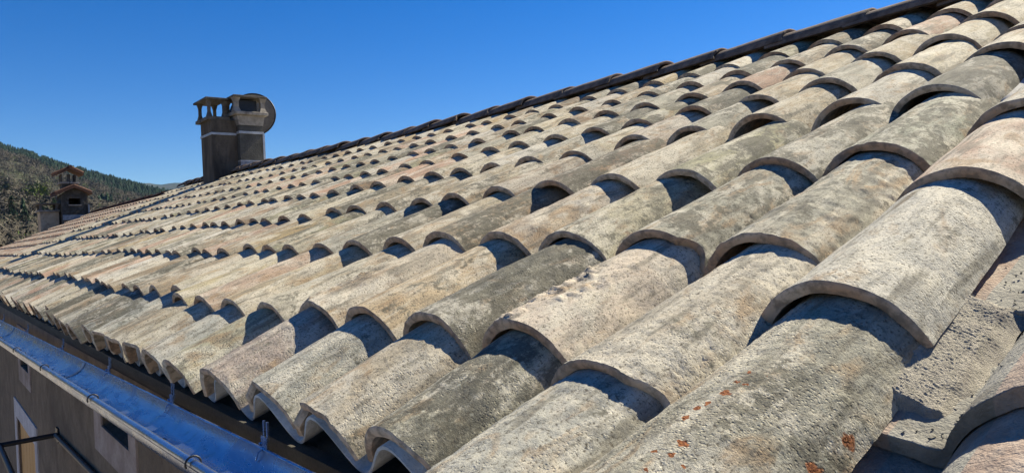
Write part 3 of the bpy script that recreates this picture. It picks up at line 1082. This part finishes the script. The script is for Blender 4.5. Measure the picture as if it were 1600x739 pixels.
b = MB(); gable(b, 2.19, 2.57, 2.93, 1.62, 1.80, 1.64); g1 = fcb(b, 'lower_roof', M_REDT)
gable_tiles(fc, 2.19, 2.57, 2.93, 1.62, 1.80, 1.64, 19.45, 20.42, LF)
b = MB().box(-20.15, -19.75, 2.36, 2.68, 1.70, 1.86); fcb(b, 'stack_neck', M_STONE)
fcb(MB().box(-20.2, -19.68, 2.32, 2.50, 1.862, 1.905).box(-20.2, -19.69, 2.52, 2.70, 1.86, 1.90), 'ledge', M_CAPC)
for y0_, y1_, ua_, ub_ in ((2.35, 2.375, 20.12, 19.78), (2.475, 2.54, 19.84, 19.76), (2.63, 2.655, 20.12, 19.78)):
    fcb(MB().box(-ua_, -ub_, y0_, y1_, 1.90, 2.09), 'pillar', M_STONE)
b = MB(); gable(b, 2.22, 2.54, 2.80, 2.09, 2.245, 2.10, 19.62, 20.26, .035); fcb(b, 'upper_roof', M_REDT)
gable_tiles(fc, 2.22, 2.54, 2.80, 2.09, 2.245, 2.10, 19.62, 20.26, LF)
fcb(MB().tube([(-19.6, 2.53, 2.26), (-20.26, 2.53, 2.26)], .04, 8), 'ridge_tile', M_REDT)

lc = obj('low_chimney', None, None, (-20.2, 2.08, 1.0))
tag(lc, 'low buff rendered chimney with flat dark cap left of the gabled stack', 'chimney')
LL = (20.2, -2.08, -1.0)
K = 19.8
fcb(MB().box(-K - .5, -K, 1.905, 2.275, .5, 1.205), 'body', simple('buff render', (.42, .33, .22), (.50, .40, .28), 10, .004, .93, dirt=(.12, .095, .07)), lc, LL)
fcb(MB().box(-K - .55, -K + .04, 1.87, 2.29, 1.21, 1.25), 'cap_base', M_CAPC, lc, LL)
b = MB()
for u, y in ((K, 1.92), (K, 2.24), (K + .42, 1.92), (K + .42, 2.24)):
    b = MB(); splay(b, u, y, 1.252, 1.385, .05, .07); fcb(b, 'pillar', M_CAPD, lc, LL)
fcb(MB().box(-K - .58, -K + .06, 1.84, 2.30, 1.387, 1.41), 'cap_top', M_CAPD, lc, LL)

# ---------------------------------------------------------------- terrain
CX, CY = 0.13, -0.34


def top_elev(az):
    return float(np.interp(az, [-180, -90, -40, -10, 4.4, 6.1, 7.9, 9.8, 11.7, 13.3, 15.7, 20, 30, 60, 120, 180],
                           [4, 4, 6, 7.6, 7.0, 6.43, 5.7, 5.08, 4.54, 4.05, 3.45, 2.5, 2.0, 2.4, 4, 4]))


def height(az, r):
    zt = 1600 * math.tan(math.radians(top_elev(az)))
    t = min(max((r - 130) / 1470, 0), 1)
    if r <= 1600:
        z = -6.5 + (zt + 6.5) * (t ** 1.25)
        bump_ = t * (1 - t) * 4
        p = Vector((r * math.cos(math.radians(az)) / 170, r * math.sin(math.radians(az)) / 170, 0))
        z += bump_ * 16 * noise.noise(p) + bump_ * 6 * noise.noise(p * 3.1)
        return z
    z = zt * max(0, 1 - (r - 1600) / 1500)
    if r > 2500:
        e = float(np.interp(az, [-180, -20, 8, 12, 14.5, 17, 24, 60, 180], [2, 3, 4.1, 4.45, 4.62, 4.55, 3.3, 2, 2]))
        f = math.exp(-((r - 4600) / 900) ** 2)
        z = max(z, 4600 * math.tan(math.radians(e)) * f + f * 22 * noise.noise(Vector((az * .9, r / 900, 4))))
    return z


azs = np.concatenate([np.arange(-180, -15, 3), np.arange(-15, 35, .4), np.arange(35, 180.1, 3)])
rads = np.concatenate([[2, 20, 60, 130], np.linspace(160, 1600, 60), np.linspace(1700, 2500, 6), np.linspace(2700, 6800, 22)])
V = [(CX, CY, -6.5)]
for r in rads:
    for a in azs:
        z = height(a, r)
        V.append((CX - r * math.cos(math.radians(a)), CY + r * math.sin(math.radians(a)), z))
n = len(azs)
F = [(0, 1 + i + 1, 1 + i) for i in range(n - 1)]
for j in range(len(rads) - 1):
    for i in range(n - 1):
        a = 1 + j * n + i
        F.append((a, a + 1, a + n + 1, a + n))
t = NT('hillside ground')
ps = t.n("NewGeometry").outputs['Position']
g1_ = t.noise(ps, .02, 6, .6, .3)
g2_ = t.noise(ps, .15, 5, .6)
far_ = t.ramp(t.vmath('LENGTH', t.vmath('MULTIPLY', ps, (1, 1, 0))), 2300, 2600)
c = t.mix(t.ramp(g1_, .42, .58), rgb(.066, .060, .042), rgb(.085, .08, .048))
c = t.mix(t.ramp(g2_, .45, .6), c, rgb(.06, .075, .03))
c = t.mix(far_, c, t.mix(t.ramp(t.noise(ps, .012, 6, .65), .4, .6), rgb(.022, .034, .022), rgb(.05, .052, .035)))
rr_ = t.vmath('LENGTH', t.vmath('MULTIPLY', ps, (1, 1, 0)))
c = t.mix(t.ramp(rr_, 45, 90, 1, 0), c, t.mix(t.ramp(g2_, .4, .6), rgb(.25, .21, .165), rgb(.33, .29, .23)))  # unseen near ground made paler to bounce sunlight onto the tile rims
ter = obj('terrain', mesh('terrain', V, F, [t.done(c)], smooth=True))
tag(ter, kind='structure')


# ---------------------------------------------------------------- forest on the hillside
def tpl_conifer(seed, tiers=6):
    rs = random.Random(seed)
    V, F = [], []
    for i in range(tiers):
        f = i / tiers
        z0, z1 = .10 + .82 * f, min(1.02, .10 + .82 * f + .30)
        r = .24 * (1 - f) ** .8 + .03
        m = 6
        ph = rs.random() * 6
        b = len(V)
        V.append((rs.uniform(-.01, .01), rs.uniform(-.01, .01), z1))
        for k in range(m * 2):
            a = ph + math.pi * k / m
            rr = r * (rs.uniform(.85, 1.15) if k % 2 == 0 else rs.uniform(.5, .65))
            V.append((rr * math.cos(a), rr * math.sin(a), z0 + rs.uniform(-.03, .03) + (.04 if k % 2 else 0)))
        for k in range(m * 2):
            F.append((b, b + 1 + k, b + 1 + (k + 1) % (m * 2)))
    return np.array(V), np.array(F)


def tpl_shards(seed, n, rx_, rz, zc, s, up=.5):
    rs = random.Random(seed)
    V, F = [], []
    for i in range(n):
        while True:
            p = Vector((rs.uniform(-1, 1), rs.uniform(-1, 1), rs.uniform(-1, 1)))
            if p.length < 1: break
        p = Vector((p.x * rx_, p.y * rx_, zc + p.z * rz))
        d = Vector((rs.gauss(0, 1), rs.gauss(0, 1), abs(rs.gauss(0, 1)) * up + .1)).normalized() * s * rs.uniform(.6, 1.3)
        w = d.orthogonal().normalized() * s * rs.uniform(.15, .45)
        b = len(V)
        V += [p - d, p + w, p + d]
        F.append((b, b + 1, b + 2))
    b = len(V)   # trunk
    V += [(-.018, 0, 0), (.018, 0, 0), (0, 0, zc), (0, -.018, 0), (0, .018, 0)]
    F += [(b, b + 1, b + 2), (b + 3, b + 4, b + 2)]
    return np.array([tuple(v) for v in V]), np.array(F)


T_CON = [tpl_conifer(i) for i in range(5)]
T_BARE = [tpl_shards(20 + i, 84, .30, .36, .58, .085, 1.3) for i in range(5)]
T_LEAF = [tpl_shards(40 + i, 60, .33, .34, .62, .10, .4) for i in range(4)]
M_FOL = NT('foliage and bare twigs')
at = M_FOL.n("Attribute", attribute_name='tone')
M_FOL.p.inputs['Specular IOR Level'].default_value = .1
gn = M_FOL.n("NewGeometry").outputs['Normal']
upn = M_FOL.vmath('NORMALIZE', M_FOL.vmath('ADD', M_FOL.vmath('MULTIPLY', gn, (.45, .45, .45)), (0, 0, .8)))
M_FOLM = M_FOL.done(at.outputs['Color'], upn, .95)


def scatter(name, count, az0, az1, r0, r1, chooser, seed):
    rs = random.Random(seed)
    vv, ff, aa = [], [], []
    cnt = 0
    for i in range(count):
        r = math.sqrt(rs.uniform(r0 * r0, r1 * r1))
        a = rs.uniform(az0, az1)
        res = chooser(a, r, rs)
        if res is None: continue
        (TV, TF), h, wd_, colr = res
        z = height(a, r)
        ang = rs.random() * 6.28
        ca, sa = math.cos(ang), math.sin(ang)
        R = np.array([[ca * h * wd_, -sa * h * wd_, 0], [sa * h * wd_, ca * h * wd_, 0], [0, 0, h]])
        P = TV @ R.T + np.array([CX - r * math.cos(math.radians(a)), CY + r * math.sin(math.radians(a)), z - .3])
        vv.append(P); ff.append(TF + cnt); cnt += len(TV)
        cc = np.ones((len(TV), 4), dtype=np.float32)
        jit = RNG.uniform(.85, 1.15, (len(TV) // 3 + 1, 1)).repeat(3, 0)[:len(TV)]
        cc[:, :3] = np.array(colr) * jit
        aa.append(cc)
    me = mesh(name, np.concatenate(vv), np.concatenate(ff), [M_FOLM], smooth=False, attr=np.concatenate(aa))
    return obj(name, me)


def chooser(a, r, rs):
    q = Vector((r * math.cos(math.radians(a)) / 120, r * math.sin(math.radians(a)) / 120, 7))
    nn = noise.noise(q) + .4 * noise.noise(q * 3)
    frac = (r - 130) / 1470
    pine = nn + (1.3 if frac > .80 else 0) + (.5 if frac > .62 else 0) + rs.uniform(-.35, .35) + (.25 if a > 10.5 and frac > .5 else 0)
    if pine > .42:
        s = rs.uniform(.6, 1.2)
        return rs.choice(T_CON), rs.uniform(5, 13.5), rs.uniform(.75, 1.6), (.026 * s, .045 * s, .024 * s)
    if rs.random() < .07:
        s = rs.uniform(.7, 1.3)
        return rs.choice(T_LEAF), rs.uniform(6, 11), 1.1, (.07 * s, .10 * s, .025 * s)
    if r < 330 and nn < -.25 and rs.random() < .6:
        return None
    s = rs.uniform(.7, 1.25)
    return rs.choice(T_BARE), rs.uniform(8, 13), rs.uniform(1., 1.35), (.088 * s, .078 * s, .060 * s)


fw = scatter('hillside_forest', 9500, 1.5, 20, 210, 1640, chooser, 1)
tag(fw, 'forest of bare grey brown trees and dark green pines covering the hillside', 'forest', kind='stuff')
fw2 = scatter('side_forest', 5000, -25, 45, 260, 1640, lambda a, r, rs: None if 1.5 < a < 20 else chooser(a, r, rs), 2)
tag(fw2, 'woodland on the slopes to either side of the village', 'forest', kind='stuff')


# trees one can tell apart
def big_tree(name, label, kind, az, r, h, colr, wd_=1.0, seed=0):
    rs = random.Random(seed)
    z = height(az, r) - .3
    root = obj(name, None, None, (CX - r * math.cos(math.radians(az)), CY + r * math.sin(math.radians(az)), z))
    tag(root, label, 'tree', 'trees on the near slope')
    V, F = [], []
    if kind == 'conifer':
        for i in range(1500):
            f = rs.random() ** .8
            ang = rs.random() * 6.28
            lim = (.25 * (1 - f) ** .75 + .02) * wd_ * (.8 + .35 * math.sin(ang * 5 + int(f * 12) * 2.1))
            rr = lim * math.sqrt(rs.random())
            p = Vector((rr * math.cos(ang), rr * math.sin(ang), .08 + .92 * f)) * h
            d = Vector((math.cos(ang), math.sin(ang), rs.uniform(-.5, .1))) * h * .035 * rs.uniform(.5, 1.3)
            w = d.cross(Vector((0, 0, 1))).normalized() * h * .014
            b = len(V); V += [p - d, p + w, p + d * 1.1, p - w]; F += [(b, b + 1, b + 2), (b, b + 2, b + 3)]
    else:
        lobes = [(Vector((rs.uniform(-.2, .2), rs.uniform(-.2, .2), rs.uniform(.4, .85))), rs.uniform(.12, .2)) for _ in range(9)]
        for i in range(1600):
            c0, r0 = rs.choice(lobes)
            p = (c0 + Vector((rs.gauss(0, .5), rs.gauss(0, .5), rs.gauss(0, .55))) * r0 * 1.2)
            p = Vector((p.x * wd_, p.y * wd_, max(.12, p.z))) * h
            d = Vector((rs.gauss(0, 1), rs.gauss(0, 1), rs.gauss(.3, 1))).normalized() * h * (.022 if kind == 'leafy' else .05)
            w = d.orthogonal().normalized() * h * (.014 if kind == 'leafy' else .006)
            b = len(V); V += [p - d, p + w, p + d, p - w]; F += [(b, b + 1, b + 2), (b, b + 2, b + 3)]
    V = np.array([tuple(v) for v in V])
    s = RNG.uniform(.65, 1.35, (len(V) // 4, 1)).repeat(4, 0)
    cc = np.ones((len(V), 4), dtype=np.float32); cc[:, :3] = np.array(colr) * s
    obj('crown', mesh('crown', V, np.array(F), [M_FOLM], smooth=False, attr=cc), root)
    tb = MB().tube([(0, 0, 0), (.01 * h, 0, h * .4), (0, .01 * h, h * .8)], [h * .018, h * .012, h * .003], 7)
    for k in range(6):
        a = k * 1.1 + seed; z1 = h * (.3 + .09 * k)
        tb.tube([(0, 0, z1), (math.cos(a) * h * .14, math.sin(a) * h * .14, z1 + h * .12)], [h * .006, h * .002], 5)
    tb.build('trunk', M_TRUNK, root)


M_TRUNK = simple('bark', (.09, .07, .055), (.14, .115, .09), 3, .01, .95)
big_tree('leafy_tree', 'bright yellow green leafy tree halfway up the hillside', 'leafy', 6.4, 420, 17, (.16, .22, .03), 1.0, 1)
big_tree('conifer_tree', 'dark conifer directly behind the low chimney', 'conifer', 6.55, 300, 13, (.022, .045, .024), 1.15, 2)
big_tree('conifer_tree', 'dark green conifer at the left edge of the photo', 'conifer', 4.9, 310, 13, (.020, .050, .024), 1.3, 3)
big_tree('conifer_tree', 'mid green conifer between the yellow green tree and the gabled chimney', 'conifer', 7.25, 330, 12, (.035, .07, .025), 1.2, 4)
big_tree('conifer_tree', 'dark conifer below and left of the yellow green tree', 'conifer', 5.6, 300, 11, (.020, .042, .026), 1.2, 5)
big_tree('leafy_tree', 'olive green rounded tree at the left edge beneath the hill crest', 'leafy', 4.5, 520, 15, (.07, .095, .03), 1.2, 6)
big_tree('bare_tree', 'pale leafless tree standing low on the slope left of the low chimney', 'bare', 5.3, 215, 8, (.24, .20, .15), 1.1, 7)
big_tree('bare_tree', 'pale leafless tree just left of the low chimney', 'bare', 6.0, 200, 7, (.22, .185, .15), 1.1, 8)

# ---------------------------------------------------------------- air between here and the far hills
hz = D.materials.new('thin air haze')
hz.use_nodes = True
hn = hz.node_tree
for x in list(hn.nodes):
    if x.type == 'BSDF_PRINCIPLED':
        hn.nodes.remove(x)
pv = hn.nodes.new('ShaderNodeVolumePrincipled')
pv.inputs['Color'].default_value = (.35, .62, 1.0, 1)
pv.inputs['Density'].default_value = 0.000034
hn.links.new(pv.outputs[0], [x for x in hn.nodes if x.type == 'OUTPUT_MATERIAL'][0].inputs['Volume'])
ho = MB().box(-6900, 6900, -6900, 6900, -60, 400).build('haze', hz)
tag(ho, kind='stuff')
